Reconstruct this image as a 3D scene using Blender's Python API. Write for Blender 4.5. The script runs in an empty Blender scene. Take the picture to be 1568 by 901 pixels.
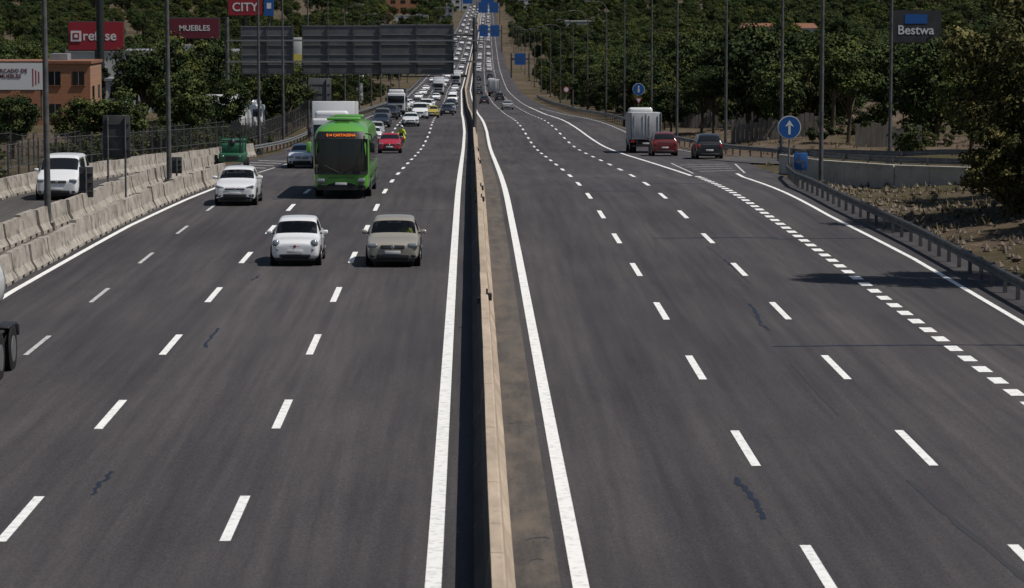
import bpy, bmesh, math, random
from mathutils import Vector, Matrix, noise
random.seed(7)
R=random.Random(11)
scene=bpy.context.scene
COL=scene.collection
# ------------------------------------------------------------------ profile
CP=[(-80,-8.8),(0,-8.8),(60,-8.8),(110,-8.8),(130,-8.92),(150,-9.42),(170,-10.08),(195,-10.95),(215,-11.65),(240,-12.4),(265,-12.85),
    (300,-13.3),(400,-16.0),(550,-19.8),(700,-22.3),(850,-23.6),(1000,-24.0),(1500,-20.9),(2200,-12.6),(3000,-3.2),(3600,6),(4500,26),(7000,60)]
def hermite(P,x):
    n=len(P)
    if x<=P[0][0]: return P[0][1]
    if x>=P[-1][0]: return P[-1][1]
    for i in range(n-1):
        if P[i][0]<=x<=P[i+1][0]: break
    def sl(k):
        if k<=0: return (P[1][1]-P[0][1])/(P[1][0]-P[0][0])
        if k>=n-1: return (P[-1][1]-P[-2][1])/(P[-1][0]-P[-2][0])
        a=(P[k][1]-P[k-1][1])/(P[k][0]-P[k-1][0]); b=(P[k+1][1]-P[k][1])/(P[k+1][0]-P[k][0])
        ha=P[k][0]-P[k-1][0]; hb=P[k+1][0]-P[k][0]
        return (a*hb+b*ha)/(ha+hb)
    h=P[i+1][0]-P[i][0]; t=(x-P[i][0])/h
    m0=sl(i)*h; m1=sl(i+1)*h
    return (2*t**3-3*t*t+1)*P[i][1]+(t**3-2*t*t+t)*m0+(-2*t**3+3*t*t)*P[i+1][1]+(t**3-t*t)*m1
def lin(P,x):
    if x<=P[0][0]: return P[0][1]
    for i in range(len(P)-1):
        if x<=P[i+1][0]:
            t=(x-P[i][0])/(P[i+1][0]-P[i][0]); return P[i][1]*(1-t)+P[i+1][1]*t
    return P[-1][1]
KN=[y for y in range(-80,400,5)]+[y for y in range(400,1200,10)]+[y for y in range(1200,3700,25)]+[y for y in range(3700,7001,100)]
KZ=[(float(y),hermite(CP,y)) for y in KN]
def zr(y):
    if y<=-80: return -8.8
    if y<400: i=int((y+80)//5)
    elif y<1200: i=96+int((y-400)//10)
    elif y<3700: i=176+int((y-1200)//25)
    elif y<7000: i=276+int((y-3700)//100)
    else: return KZ[-1][1]
    a=KZ[i]; b=KZ[min(i+1,len(KZ)-1)]
    t=(y-a[0])/(b[0]-a[0]) if b[0]>a[0] else 0
    return a[1]*(1-t)+b[1]*t
CC=[(0,0),(280,0),(400,-.6),(700,-1.6),(1000,-.5),(1500,2.5),(2200,7),(3600,16)]
def cx(y): return lin(CC,y)
def sst(a,b,x):
    t=max(0,min(1,(x-a)/(b-a))); return t*t*(3-2*t)
RAMP=[(14.6,262),(15.6,225),(17.4,198),(20.5,180),(25.5,168.5),(32,163),(42,160),(60,158),(95,156)]
def rampdist(x,y):
    best=1e9
    for i in range(len(RAMP)-1):
        ax,ay=RAMP[i]; bx,by=RAMP[i+1]
        dx,dy=bx-ax,by-ay; t=((x-ax)*dx+(y-ay)*dy)/(dx*dx+dy*dy); t=max(0,min(1,t))
        d=math.hypot(x-ax-dx*t,y-ay-dy*t); best=min(best,d)
    return best
def gnd(X,Y):
    z=zr(Y)-.07
    t=X-cx(Y)
    if t>16.6:
        u=t-16.6
        near=1-sst(108,132,Y)
        base=.05*min(u,10)*(1-sst(105,125,Y)*(1-sst(160,185,Y)))+.03*max(0,u-6)*sst(170,230,Y)+max(0,u-40)*.045
        base+=near*(.10*min(u,9))
        base-=sst(2500,4500,Y)*base
        rm=sst(3.0,8.0,rampdist(X,Y)) if Y<270 and X<110 else 1
        nz=noise.noise(Vector((X*.35,Y*.35,0)))*.3+noise.noise(Vector((X*.08,Y*.08,3)))*.6
        nz-=.25*(sst(110,125,Y)*(1-sst(150,160,Y)))
        z+=base*(.25+.75*rm)+ nz*sst(0.2,4,u)*rm
    elif t<-21.5:
        u=-21.5-t
        base=max(0,u-30)*.04
        base-=sst(2500,4500,Y)*base
        z+=base+(noise.noise(Vector((X*.3,Y*.3,0)))*.2+noise.noise(Vector((X*.06,Y*.06,3)))*.6)*sst(.3,6,u)
    return z
def P2W(x,y):
    d=37840.0/y; return ((x-720)*8.8/y, d)
# ------------------------------------------------------------------ materials
def newmat(n):
    m=bpy.data.materials.new(n); m.use_nodes=True
    nt=m.node_tree; b=nt.nodes['Principled BSDF']; return m,nt,b
def flat(n,c,rough=.6,metal=0,spec=.5,coat=0,emis=None,es=0,alpha=1):
    m,nt,b=newmat(n)
    b.inputs['Base Color'].default_value=(*c,1); b.inputs['Roughness'].default_value=rough
    b.inputs['Metallic'].default_value=metal; b.inputs['Specular IOR Level'].default_value=spec
    b.inputs['Coat Weight'].default_value=coat; b.inputs['Coat Roughness'].default_value=.05; b.inputs['Alpha'].default_value=alpha
    if emis: b.inputs['Emission Color'].default_value=(*emis,1); b.inputs['Emission Strength'].default_value=es
    return m
def tex(nt,kind='ShaderNodeTexNoise',scale=1,detail=6,rough=.6,mscale=(1,1,1),coord='Object'):
    tc=nt.nodes.new('ShaderNodeTexCoord'); mp=nt.nodes.new('ShaderNodeMapping'); mp.inputs['Scale'].default_value=mscale
    nt.links.new(tc.outputs[coord],mp.inputs['Vector'])
    t=nt.nodes.new(kind); t.inputs['Scale'].default_value=scale
    if kind=='ShaderNodeTexNoise':
        t.inputs['Detail'].default_value=detail; t.inputs['Roughness'].default_value=rough
    nt.links.new(mp.outputs[0],t.inputs['Vector']); return t
def ramp(nt,src,stops):
    r=nt.nodes.new('ShaderNodeValToRGB'); e=r.color_ramp.elements
    while len(e)<len(stops): e.new(.5)
    for k,(p,c) in enumerate(stops):
        e[k].position=p; e[k].color=(*c,1) if len(c)==3 else c
    nt.links.new(src,r.inputs[0]); return r
def mix(nt,a,b,fac,mode='MIX'):
    n=nt.nodes.new('ShaderNodeMix'); n.data_type='RGBA'; n.blend_type=mode
    for sock,val in ((n.inputs[0],fac),(n.inputs[6],a),(n.inputs[7],b)):
        if hasattr(val,'is_output') : nt.links.new(val,sock)
        elif isinstance(val,(int,float)): sock.default_value=val
        else: sock.default_value=(*val,1)
    return n.outputs[2]
def bump(nt,b,src,st,dist=.02):
    n=nt.nodes.new('ShaderNodeBump'); n.inputs['Strength'].default_value=st; n.inputs['Distance'].default_value=dist
    nt.links.new(src,n.inputs['Height']); nt.links.new(n.outputs[0],b.inputs['Normal'])
def mat_asphalt(name,lo,hi,dirt=0):
    m,nt,b=newmat(name)
    big=tex(nt,scale=.12,detail=5,mscale=(1,.35,1)); st=tex(nt,scale=1.1,detail=4,mscale=(1,.006,1)); st2=tex(nt,scale=3.2,detail=5,mscale=(1,.03,1)); fine=tex(nt,scale=28,detail=3,rough=.8)
    c1=ramp(nt,st.outputs[0],[(.3,lo),(.7,hi)])
    g=ramp(nt,big.outputs[0],[(.3,(.70,.70,.71)),(.7,(1.28,1.25,1.22))])
    g2=ramp(nt,st2.outputs[0],[(.3,(.76,.76,.77)),(.7,(1.22,1.2,1.18))])
    g3=ramp(nt,fine.outputs[0],[(.3,(.45,.45,.45)),(.5,(1,1,1)),(.75,(1.85,1.8,1.75))])
    c=mix(nt,c1.outputs[0],g.outputs[0],1.0,'MULTIPLY'); c=mix(nt,c,g2.outputs[0],1.0,'MULTIPLY'); c=mix(nt,c,g3.outputs[0],1.0,'MULTIPLY')
    if dirt:
        dn=tex(nt,scale=2.2,detail=8,mscale=(1,.25,1)); f=ramp(nt,dn.outputs[0],[(.42,(0,0,0)),(.68,(1,1,1))])
        c=mix(nt,c,(.125,.104,.085),f.outputs[0])
    nt.links.new(c,b.inputs['Base Color']); b.inputs['Roughness'].default_value=.88; b.inputs['Specular IOR Level'].default_value=.25
    bump(nt,b,fine.outputs[0],.35,.01); return m
def mat_noise(name,a,bc,scale,rough=.8,bs=.3,detail=8,mscale=(1,1,1),bd=.02,pos=(.35,.65),extra=None):
    m,nt,b=newmat(name); t=tex(nt,scale=scale,detail=detail,mscale=mscale,rough=.65)
    c=ramp(nt,t.outputs[0],[(pos[0],a),(pos[1],bc)]).outputs[0]
    if extra:
        t2=tex(nt,scale=extra[0],detail=6); f=ramp(nt,t2.outputs[0],[(extra[2],(0,0,0)),(extra[3],(1,1,1))]); c=mix(nt,c,extra[1],f.outputs[0])
    nt.links.new(c,b.inputs['Base Color']); b.inputs['Roughness'].default_value=rough; b.inputs['Specular IOR Level'].default_value=.3
    if bs: bump(nt,b,t.outputs[0],bs,bd)
    return m
ASPH=mat_asphalt('asphalt',(.044,.042,.046),(.066,.062,.065))
ASPH2=mat_asphalt('asphalt_ramp',(.060,.058,.058),(.080,.077,.075))
SHOUL=mat_asphalt('dirty_shoulder',(.070,.064,.060),(.095,.087,.08),dirt=1)
PAINTW=mat_noise('road_paint',(.48,.48,.47),(.78,.78,.76),6,.7,.15,pos=(.30,.5))
PAINTW2=mat_noise('worn_road_paint',(.14,.14,.14),(.6,.6,.58),9,.7,.15,pos=(.3,.6))
TAR=flat('crack_sealant',(.008,.011,.024),.5)
STAIN=flat('oily_stain',(.030,.029,.031),.7)
JOINT=flat('joint_dark',(.012,.012,.012),.8)
CONC=mat_noise('median_concrete',(.30,.24,.18),(.47,.38,.29),1.6,.85,.35,mscale=(1,.25,1),extra=(5,(.20,.165,.125),.58,.78))
DARKC=mat_noise('dark_concrete',(.018,.018,.02),(.045,.043,.043),1.6,.9,.3,mscale=(1,.25,1))  # near-black concrete, used only on the median barrier's left faces
CONC2=mat_noise('barrier_concrete',(.25,.222,.19),(.40,.365,.32),1.3,.85,.35,extra=(2.2,(.13,.115,.098),.50,.68))
WALLC=mat_noise('wall_concrete',(.36,.33,.29),(.48,.45,.40),.8,.85,.3,extra=(2,(.2,.18,.16),.55,.75))
def mat_ground():
    m,nt,b=newmat('dry_ground')
    t=tex(nt,scale=.9,detail=10,rough=.7); t2=tex(nt,scale=.06,detail=5); t3=tex(nt,scale=5,detail=6,rough=.8)
    soil=ramp(nt,t.outputs[0],[(.3,(.052,.038,.029)),(.52,(.115,.085,.061)),(.72,(.20,.155,.115))]).outputs[0]
    gr=ramp(nt,t3.outputs[0],[(.3,(.030,.030,.015)),(.7,(.105,.085,.045))]).outputs[0]
    f=ramp(nt,t2.outputs[0],[(.44,(0,0,0)),(.58,(1,1,1))]).outputs[0]
    c=mix(nt,soil,gr,f)
    nt.links.new(c,b.inputs['Base Color']); b.inputs['Roughness'].default_value=.95; b.inputs['Specular IOR Level'].default_value=.1
    bump(nt,b,t.outputs[0],1,.22); return m
GROUND=mat_ground()
def mat_leaf(name,dark,light):
    m,nt,b=newmat(name)
    g=nt.nodes.new('ShaderNodeNewGeometry'); oi=nt.nodes.new('ShaderNodeObjectInfo')
    c=ramp(nt,g.outputs['Random Per Island'],[(0,dark),(1,light)]).outputs[0]
    v=ramp(nt,oi.outputs['Random'],[(0,(.45,.52,.55)),(.35,(.75,.8,.75)),(.7,(1,1,.95)),(1,(1.45,1.2,.85))]).outputs[0]
    c=mix(nt,c,v,1.0,'MULTIPLY')
    nt.links.new(c,b.inputs['Base Color']); b.inputs['Roughness'].default_value=.75; b.inputs['Specular IOR Level'].default_value=.12
    return m
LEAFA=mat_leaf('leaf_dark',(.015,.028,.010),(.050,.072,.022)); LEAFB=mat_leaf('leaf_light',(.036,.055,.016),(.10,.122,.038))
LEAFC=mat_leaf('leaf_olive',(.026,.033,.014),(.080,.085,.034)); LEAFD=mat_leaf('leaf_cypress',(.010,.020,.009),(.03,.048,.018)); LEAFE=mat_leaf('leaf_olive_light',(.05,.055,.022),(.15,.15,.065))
BARK=mat_noise('bark',(.05,.037,.025),(.12,.09,.065),6,.9,.5,mscale=(1,1,.2))
GALV=mat_noise('galvanised_steel',(.11,.115,.12),(.19,.195,.20),2.5,.5,0)
GALVD=mat_noise('weathered_steel',(.05,.05,.052),(.11,.11,.112),2,.6,0)
PANELB=mat_noise('sign_back',(.085,.09,.095),(.13,.135,.14),.8,.55,0)
RIB=flat('sign_rib',(.20,.205,.21),.5)
PANELD=mat_noise('sign_back_dark',(.035,.036,.038),(.06,.06,.062),.8,.6,0)
def mat_brick():
    m,nt,b=newmat('brick'); tc=nt.nodes.new('ShaderNodeTexCoord'); mp=nt.nodes.new('ShaderNodeMapping'); mp.inputs['Rotation'].default_value=(math.radians(90),0,0)
    nt.links.new(tc.outputs['Object'],mp.inputs[0]); t=nt.nodes.new('ShaderNodeTexBrick'); nt.links.new(mp.outputs[0],t.inputs[0])
    t.inputs['Scale'].default_value=2.2; t.inputs['Color1'].default_value=(.42,.18,.09,1); t.inputs['Color2'].default_value=(.33,.14,.07,1); t.inputs['Mortar'].default_value=(.25,.17,.12,1)
    nt.links.new(t.outputs[0],b.inputs['Base Color']); b.inputs['Roughness'].default_value=.9; return m
BRICK=mat_brick()
WHITEW=mat_noise('white_wall',(.42,.42,.41),(.56,.56,.54),.5,.8,0); GREYW=mat_noise('grey_cladding',(.2,.21,.22),(.28,.29,.3),.6,.6,0)
TERRA=mat_noise('tile_roof',(.16,.075,.045),(.26,.12,.07),2,.9,.2)
def mat_paint():
    m,nt,b=newmat('car_paint'); oi=nt.nodes.new('ShaderNodeObjectInfo')
    nt.links.new(oi.outputs['Color'],b.inputs['Base Color']); b.inputs['Roughness'].default_value=.38; b.inputs['Metallic'].default_value=.1
    b.inputs['Coat Weight'].default_value=.7; b.inputs['Coat Roughness'].default_value=.06; return m
PAINT=mat_paint()
GLASS=flat('window_glass',(.012,.014,.016),.06,0,.5); TRIM=flat('black_trim',(.015,.015,.016),.5); TYRE=flat('tyre',(.018,.018,.018),.85,0,.2)
CLEAR=flat('tinted_windscreen',(.006,.008,.009),.04,0,.45,alpha=.6)
RIM=flat('alloy_rim',(.32,.32,.33),.35,.7); LAMPG=flat('headlight',(.30,.32,.35),.1,.5,.8,.8); PLATE=flat('number_plate',(.62,.62,.6),.5)
TAIL=flat('tail_light',(.30,.012,.01),.2,0,.5,.6); CHROME=flat('chrome',(.6,.6,.62),.15,1); AMBER=flat('amber_display',(.05,.01,0),.5,0,.5,0,(1,.22,.02),.9)
BLUE=flat('sign_blue',(.012,.095,.33),.45); SWHITE=flat('sign_white',(.7,.7,.7),.5); RED=flat('sign_red',(.30,.018,.03),.5); DRED=flat('sign_dark_red',(.13,.015,.03),.5)
YEL=flat('sign_yellow',(.7,.55,.12),.5); GREENP=flat('green_machine_paint',(.015,.10,.05),.5,0,.5,.2); WHITEP=flat('white_truck_paint',(.62,.63,.64),.35,0,.5,.5)
BUSG=flat('bus_green',(.10,.32,.04),.35,0,.5,.7); BUSD=flat('bus_dark_green',(.05,.2,.03),.35,0,.5,.7); TARP=mat_noise('tarpaulin',(.34,.35,.36),(.44,.45,.46),1.2,.6,.2)
SKIN=flat('skin',(.35,.2,.14),.6); HIVIS=flat('hi_vis_vest',(.50,.60,.03),.7); INT=flat('seat_fabric',(.035,.032,.03),.9)
DASH=flat('dashboard',(.012,.012,.012),.8); SHIRT=flat('shirt',(.16,.17,.22),.9); HAIR=flat('hair',(.02,.014,.01),.8)
VM=[PAINT,GLASS,TRIM,TYRE,RIM,LAMPG,PLATE,TAIL,CHROME,AMBER,WHITEP,BUSG,BUSD,TARP,GREENP,HIVIS,SKIN,RED,INT,DASH,SHIRT,HAIR]
VI={m.name:i for i,m in enumerate(VM)}
VMC=[PAINT,CLEAR]+VM[2:]
# ------------------------------------------------------------------ mesh builder
class MB:
    def __init__(s): s.v=[];s.f=[];s.m=[];s.s=[]
    def add(s,vs,fs,mat=0,sm=False):
        o=len(s.v); s.v.extend([tuple(v) for v in vs])
        for k,f in enumerate(fs):
            s.f.append(tuple(i+o for i in f)); s.m.append(mat[k] if isinstance(mat,list) else mat); s.s.append(sm)
    def box(s,c,d,mat=0,M=None):
        vs=[]
        for z in (-.5,.5):
            for y in (-.5,.5):
                for x in (-.5,.5):
                    p=Vector((x*d[0],y*d[1],z*d[2])); p=(M@p if M else p)+Vector(c); vs.append(p)
        s.add(vs,[(0,2,3,1),(4,5,7,6),(0,1,5,4),(2,6,7,3),(0,4,6,2),(1,3,7,5)],mat)
    def rbox(s,c,d,r,mat=0,seg=2,M=None):
        bm=bmesh.new(); bmesh.ops.create_cube(bm,size=1)
        for v in bm.verts: v.co=Vector((v.co.x*d[0],v.co.y*d[1],v.co.z*d[2]))
        bmesh.ops.bevel(bm,geom=bm.edges[:],offset=r,segments=seg,affect='EDGES',profile=.5)
        bm.verts.index_update()
        s.add([(M@v.co if M else v.co)+Vector(c) for v in bm.verts],[[v.index for v in f.verts] for f in bm.faces],mat,True); bm.free()
    def cyl(s,p0,p1,r0,r1=None,n=12,mat=0,caps=True,sm=True):
        if r1 is None: r1=r0
        p0=Vector(p0);p1=Vector(p1); d=(p1-p0).normalized(); a=d.orthogonal().normalized(); b=d.cross(a)
        vs=[]
        for p,r in ((p0,r0),(p1,r1)):
            for k in range(n):
                t=2*math.pi*k/n; vs.append(p+a*math.cos(t)*r+b*math.sin(t)*r)
        s.add(vs,[(k,(k+1)%n,n+(k+1)%n,n+k) for k in range(n)],mat,sm)
        if caps: s.add(vs,[tuple(range(n))[::-1],tuple(range(n,2*n))],mat)
    def tube(s,pts,r,n=8,mat=0):
        for i in range(len(pts)-1):
            ra=r[i] if isinstance(r,list) else r; rb=r[i+1] if isinstance(r,list) else r
            s.cyl(pts[i],pts[i+1],ra,rb,n,mat,False)
    def ell(s,c,r,mat=0,nu=12,nv=8):
        vs=[(c[0],c[1],c[2]+r[2])]
        for j in range(1,nv):
            a=math.pi*j/nv
            for i in range(nu):
                b=2*math.pi*i/nu; vs.append((c[0]+r[0]*math.sin(a)*math.cos(b),c[1]+r[1]*math.sin(a)*math.sin(b),c[2]+r[2]*math.cos(a)))
        vs.append((c[0],c[1],c[2]-r[2])); fs=[]
        for i in range(nu): fs.append((0,1+i,1+(i+1)%nu))
        for j in range(nv-2):
            for i in range(nu): a=1+j*nu+i; b=1+j*nu+(i+1)%nu; fs.append((a,a+nu,b+nu,b))
        L=len(vs)-1; o=1+(nv-2)*nu
        for i in range(nu): fs.append((L,o+(i+1)%nu,o+i))
        s.add(vs,fs,mat,True)
    def absorb(s,ob,mat=None):
        dg=bpy.context.evaluated_depsgraph_get(); dg.update(); e=ob.evaluated_get(dg); m2=e.to_mesh()
        s.add([v.co.copy() for v in m2.vertices],[tuple(p.vertices) for p in m2.polygons],[p.material_index if mat is None else mat for p in m2.polygons],True)
        e.to_mesh_clear(); me=ob.data; bpy.data.objects.remove(ob); bpy.data.meshes.remove(me)
    def sub(s,vs,fs,ms,level):
        me=bpy.data.meshes.new('tmp'); me.from_pydata([tuple(v) for v in vs],[],fs); me.update()
        for _ in range(max(ms)+1): me.materials.append(None)
        for p,m in zip(me.polygons,ms): p.material_index=m
        ob=bpy.data.objects.new('tmp',me); COL.objects.link(ob)
        md=ob.modifiers.new('s','SUBSURF'); md.levels=level
        s.absorb(ob)
    def skin(s,J,E,rr,mat,off=(0,0,0)):
        me=bpy.data.meshes.new('tmp'); me.from_pydata([(a+off[0],b+off[1],c+off[2]) for a,b,c in J],E,[]); ob=bpy.data.objects.new('tmp',me); COL.objects.link(ob)
        ob.modifiers.new('k','SKIN')
        for i,v in enumerate(me.skin_vertices[0].data): v.radius=(rr[i],rr[i])
        me.skin_vertices[0].data[0].use_root=True; ob.modifiers.new('s','SUBSURF').levels=1
        s.absorb(ob,mat)
    def mesh(s,name,mats):
        me=bpy.data.meshes.new(name); me.from_pydata(s.v,[],s.f)
        for m in mats: me.materials.append(m)
        me.polygons.foreach_set('material_index',s.m); me.polygons.foreach_set('use_smooth',s.s); me.update(); return me
    def obj(s,name,mats,loc=(0,0,0),rz=0,rx=0):
        return put(name,s.mesh(name,mats),loc,rz,rx)
def put(name,me,loc=(0,0,0),rz=0,rx=0,col=None,scale=1,color=None):
    o=bpy.data.objects.new(name,me); (col or COL).objects.link(o); o.location=loc; o.rotation_euler=(rx,0,rz)
    o.scale=(scale,)*3 if not isinstance(scale,tuple) else scale
    if color: o.color=(*color,1)
    return o
def text(body,size,loc,mat,parent=None,rz=0,align='CENTER',name='lettering',sx=1):
    c=bpy.data.curves.new(name,'FONT'); c.body=body; c.size=size; c.align_x=align; c.align_y='CENTER'; c.extrude=.01; c.offset=size*.012
    o=bpy.data.objects.new(name,c); COL.objects.link(o); o.location=loc; o.rotation_euler=(math.radians(90),0,rz); o.scale=(sx,1,1); c.materials.append(mat)
    if parent: o.parent=parent
    return o
# ------------------------------------------------------------------ ground and roads
def strip(name,fl,fr,y0,y1,dz,mat,nx=1,cen=True,into=None,zf=None):
    ys=[y0]+[y for y in KN if y0<y<y1]+[y1]; mb=into or MB(); vs=[];fs=[]
    for y in ys:
        c=cx(y) if cen else 0
        l=fl(y) if callable(fl) else fl; r=fr(y) if callable(fr) else fr
        for i in range(nx+1): vs.append((c+l+(r-l)*i/nx,y,zr(y)+dz))
    for j in range(len(ys)-1):
        for i in range(nx): a=j*(nx+1)+i; fs.append((a,a+1,a+nx+2,a+nx+1))
    mb.add(vs,fs,0)
    if into is None: return mb.obj(name,[mat])
xs=[-4000,-2500,-1500,-1000,-700,-500,-380,-300,-240,-190,-150,-120,-100,-85,-72,-62,-54,-48,-43,-39,-36,-33,-31,-29,-27,-25,-23.5,-22.2,-21.5,-15,-8,0,8,15,16.6]+[16.6+k*.9 for k in range(1,28)]+[43,46,50,55,60,66,72,80,90,100,120,150,190,240,300,380,500,700,1000,1500,2500,4000]
vs=[];fs=[]
for y in KN:
    for x in xs:
        X=x+cx(y); vs.append((X,y,gnd(X,y)))
n=len(xs)
for j in range(len(KN)-1):
    for i in range(n-1): a=j*n+i; fs.append((a,a+1,a+n+1,a+n))
mb=MB(); mb.add(vs,fs,0,True); mb.obj('ground',[GROUND])
XLp=[(-80,-14.9),(118,-14.9),(135,-14.4),(165,-15.2),(200,-15.0),(260,-14.2),(600,-13.6),(3600,-13.6)]
XRp=[(-80,16.5),(150,16.9),(172,17.5),(195,18.6),(225,17.6),(262,16.3),(400,14),(3600,13)]
strip('highway_road',lambda y:lin(XLp,y),lambda y:lin(XRp,y),-80,3650,0.0,ASPH,6)
strip('service_road',-21.4,lambda y:lin([(-80,-17.4),(88,-17.4),(118,-16.0),(150,-15.4),(172,-15.2)],y),-80,172,-.012,ASPH2,2)
strip('median_strip_dirt',lambda y:lin([(-80,-17.4),(88,-17.4),(118,-16.0),(150,-15.5),(160,-15.4)],y)+.02,lambda y:lin(XLp,y)-.02,-80,140,-.02,SHOUL,2)
def sweep_flat(name,pts,w0,w1,dz,mat,fine=3):
    P=[]
    for i in range(len(pts)-1):
        for k in range(fine): t=k/fine; P.append((pts[i][0]*(1-t)+pts[i+1][0]*t,pts[i][1]*(1-t)+pts[i+1][1]*t))
    P.append(pts[-1]); vs=[];fs=[]
    for i,p in enumerate(P):
        q=P[min(i+1,len(P)-1)]; o=P[max(i-1,0)]; d=Vector((q[0]-o[0],q[1]-o[1])).normalized(); nn=Vector((d.y,-d.x))
        for k in range(5):
            w=w0+(w1-w0)*k/4; x=p[0]+nn.x*w; y=p[1]+nn.y*w; vs.append((x,y,max(gnd(x,y),-99)+dz))
    for i in range(len(P)-1):
        for k in range(4): a=i*5+k; fs.append((a,a+1,a+6,a+5))
    mb=MB(); mb.add(vs,fs,0); return mb.obj(name,[mat])
sweep_flat('ramp_road',RAMP[2:],-2.6,2.6,.10,ASPH2,4)
strip('road_shoulder',.66,1.36,-80,700,.004,SHOUL,1)
mk=MB(); mw=MB()
def line(x,y0,y1,w=.2,b=None):
    f=x if callable(x) else (lambda y:x)
    strip('',lambda y:f(y)-w/2,lambda y:f(y)+w/2,y0,y1,.009,None,1,into=b or mk)
line(-.57,-80,3600,.25); line(1.66,-80,3600,.25)
LE=[(-80,-13.95),(83,-13.9),(110,-13.35),(132,-12.4),(145,-12.1)]
line(lambda y:lin(LE,y),-80,142,.2)
line(lambda y:lin([(150,-13.6),(190,-12.6),(260,-12.4),(3600,-12.2)],y),196,3600,.16,mw)
line(lambda y:lin([(140,-12.2),(200,-11.4)],y),143,196,.15,mw)
RE=[(-80,15.15),(95,15.1),(115,14.75),(150,14.6),(160,15.0)]
line(lambda y:lin(RE,y),-80,156,.18)
line(lambda y:lin([(150,12.0),(200,11.6),(300,11.0),(450,10.9),(3600,10.9)],y),152,480,.2)
line(lambda y:lin([(150,12.0),(200,11.6),(300,11.0),(450,10.9),(3600,10.9)],y),480,3600,.15,mw)
line(lambda y:lin([(182,18.3),(200,18.0),(225,17.0),(262,15.7),(400,13.3),(460,12.2)],y),188,460,.13,mw)
def dashes(x,ph,per,ln,y0,y1,w,b=None):
    k=math.floor((y0-ph)/per); 
    while True:
        a=ph+k*per; k+=1
        if a>y1: break
        if a+ln<y0: continue
        line(x,a,a+ln,w,b)
for x in (-4.02,-7.68): dashes(x,45.3,12.12,4.2,20,2600,.18)
dashes(-11.08,45.3,12.12,4.0,20,140,.13,mw)
for x in (5.42,8.8): dashes(x,52.6,12.2,4.4,20,2600,.18)
dashes(12.25,20,2.0,1.05,20,150,.34)
def quad(b,pts,dz=.009):
    vs=[(x,y,zr(y)+dz) for x,y in pts]; b.add(vs,[(0,1,2,3)],0)
for k in range(7):
    y=150+k*6.0; xa=-14.9+.1*k; quad(mw,[(xa,y+4),(xa,y+3.2),(-12.4+k*.05,y),(-12.4+k*.05,y+.8)])
for k in range(4):
    y=160+k*5; xa=15.4+k*.28; quad(mw,[(13.1,y),(13.1+.0,y+.4),(xa,y+2.6),(xa,y+2.2)],.0095)
line(lambda y:lin([(150,12.3),(185,13.0)],y),156,180,.12,mw)
line(lambda y:lin([(150,14.9),(185,17.3)],y),157,178,.12,mw)
mk.obj('road_markings',[PAINTW]); mw.obj('worn_road_markings',[PAINTW2])
ck=MB()
def crack(pts,w,mat=0,dz=.007,j=1):
    P=[]
    for i in range(len(pts)-1):
        for k in range(6):
            t=k/6; P.append((pts[i][0]*(1-t)+pts[i+1][0]*t+R.uniform(-.05,.05)*j,pts[i][1]*(1-t)+pts[i+1][1]*t+R.uniform(-.08,.08)*j))
    P.append(pts[-1]); vs=[];fs=[]
    for x,y in P:
        ww=w*R.uniform(.6,1.3); vs+= [(x-ww/2,y,zr(y)+dz),(x+ww/2,y,zr(y)+dz)]
    for i in range(len(P)-1): a=2*i; fs.append((a,a+1,a+3,a+2))
    ck.add(vs,fs,mat)
crack([P2W(133,762),P2W(150,742),P2W(165,725)],.08)
crack([P2W(310,533),P2W(320,518),P2W(333,503)],.08)
crack([P2W(385,430),P2W(396,422)],.07)
crack([P2W(1152,467),P2W(1163,485),P2W(1166,498),P2W(1182,508)],.09)
crack([P2W(1128,737),P2W(1155,762),P2W(1166,785),P2W(1175,803)],.10)
crack([P2W(1110,398),P2W(1130,415)],.07)
crack([P2W(1085,378),P2W(1118,404),P2W(1150,436)],.10,1,.005,.5); crack([P2W(1400,742),P2W(1480,812),P2W(1568,885),P2W(1640,950)],.12,1,.005,.5)
crack([P2W(1215,560),P2W(1290,640)],.05,1,.005,.4)
def joint(x0,x1,y,w):
    n=24; vs=[];fs=[]
    for i in range(n+1):
        t=i/n; X=x0+(x1-x0)*t; yy=y+R.uniform(-.05,.05)+.25*math.sin(t*2.5); ww=w*R.uniform(.3,1.2)
        vs+=[(X,yy-ww/2,zr(yy)+.0065),(X,yy+ww/2,zr(yy)+.0065)]
    for i in range(n): a=2*i; fs.append((a,a+2,a+3,a+1))
    ck.add(vs,fs,0)
joint(7.7,15.0,71.0,.2); joint(6.8,11.4,103.6,.3); joint(11.2,14.9,103.2,.2); joint(5.6,8.0,132,.3); joint(-3.9,-.8,118,.08); joint(8.9,12,140,.3)
joint(.9,1.3,45.3,.08); joint(.9,1.15,43.5,.06); joint(.8,1.2,58,.05)
ck.obj('road_cracks',[TAR,STAIN])
# ------------------------------------------------------------------ sweeps : barriers, rails
def frames(pts,step):
    out=[];
    for i in range(len(pts)-1):
        a=Vector(pts[i][:2]); b=Vector(pts[i+1][:2]); n=max(1,int(round((b-a).length/step)))
        for k in range(n): out.append(a.lerp(b,k/n))
    out.append(Vector(pts[-1][:2])); return out
def block(mb,a,b,prof,za,zb,mat=0,ch=.0):
    d=(b-a).normalized(); nn=Vector((d.y,-d.x)); vs=[]
    for p,z in ((a,za),(b,zb)):
        for (u,h) in prof: vs.append((p.x+nn.x*u,p.y+nn.y*u,z+h))
    n=len(prof); m=mat if not isinstance(mat,list) else mat+[mat[-1]]*2
    mb.add(vs,[(k,(k+1)%n,n+(k+1)%n,n+k) for k in range(n)]+[tuple(range(n))[::-1],tuple(range(n,2*n))],m)
NJ=[(-.32,-.03),(-.32,.08),(-.17,.30),(-.10,.84),(-.085,.86),(.08,.86),(.11,.83),(.17,.34),(.30,.08),(.30,-.03)]
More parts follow.
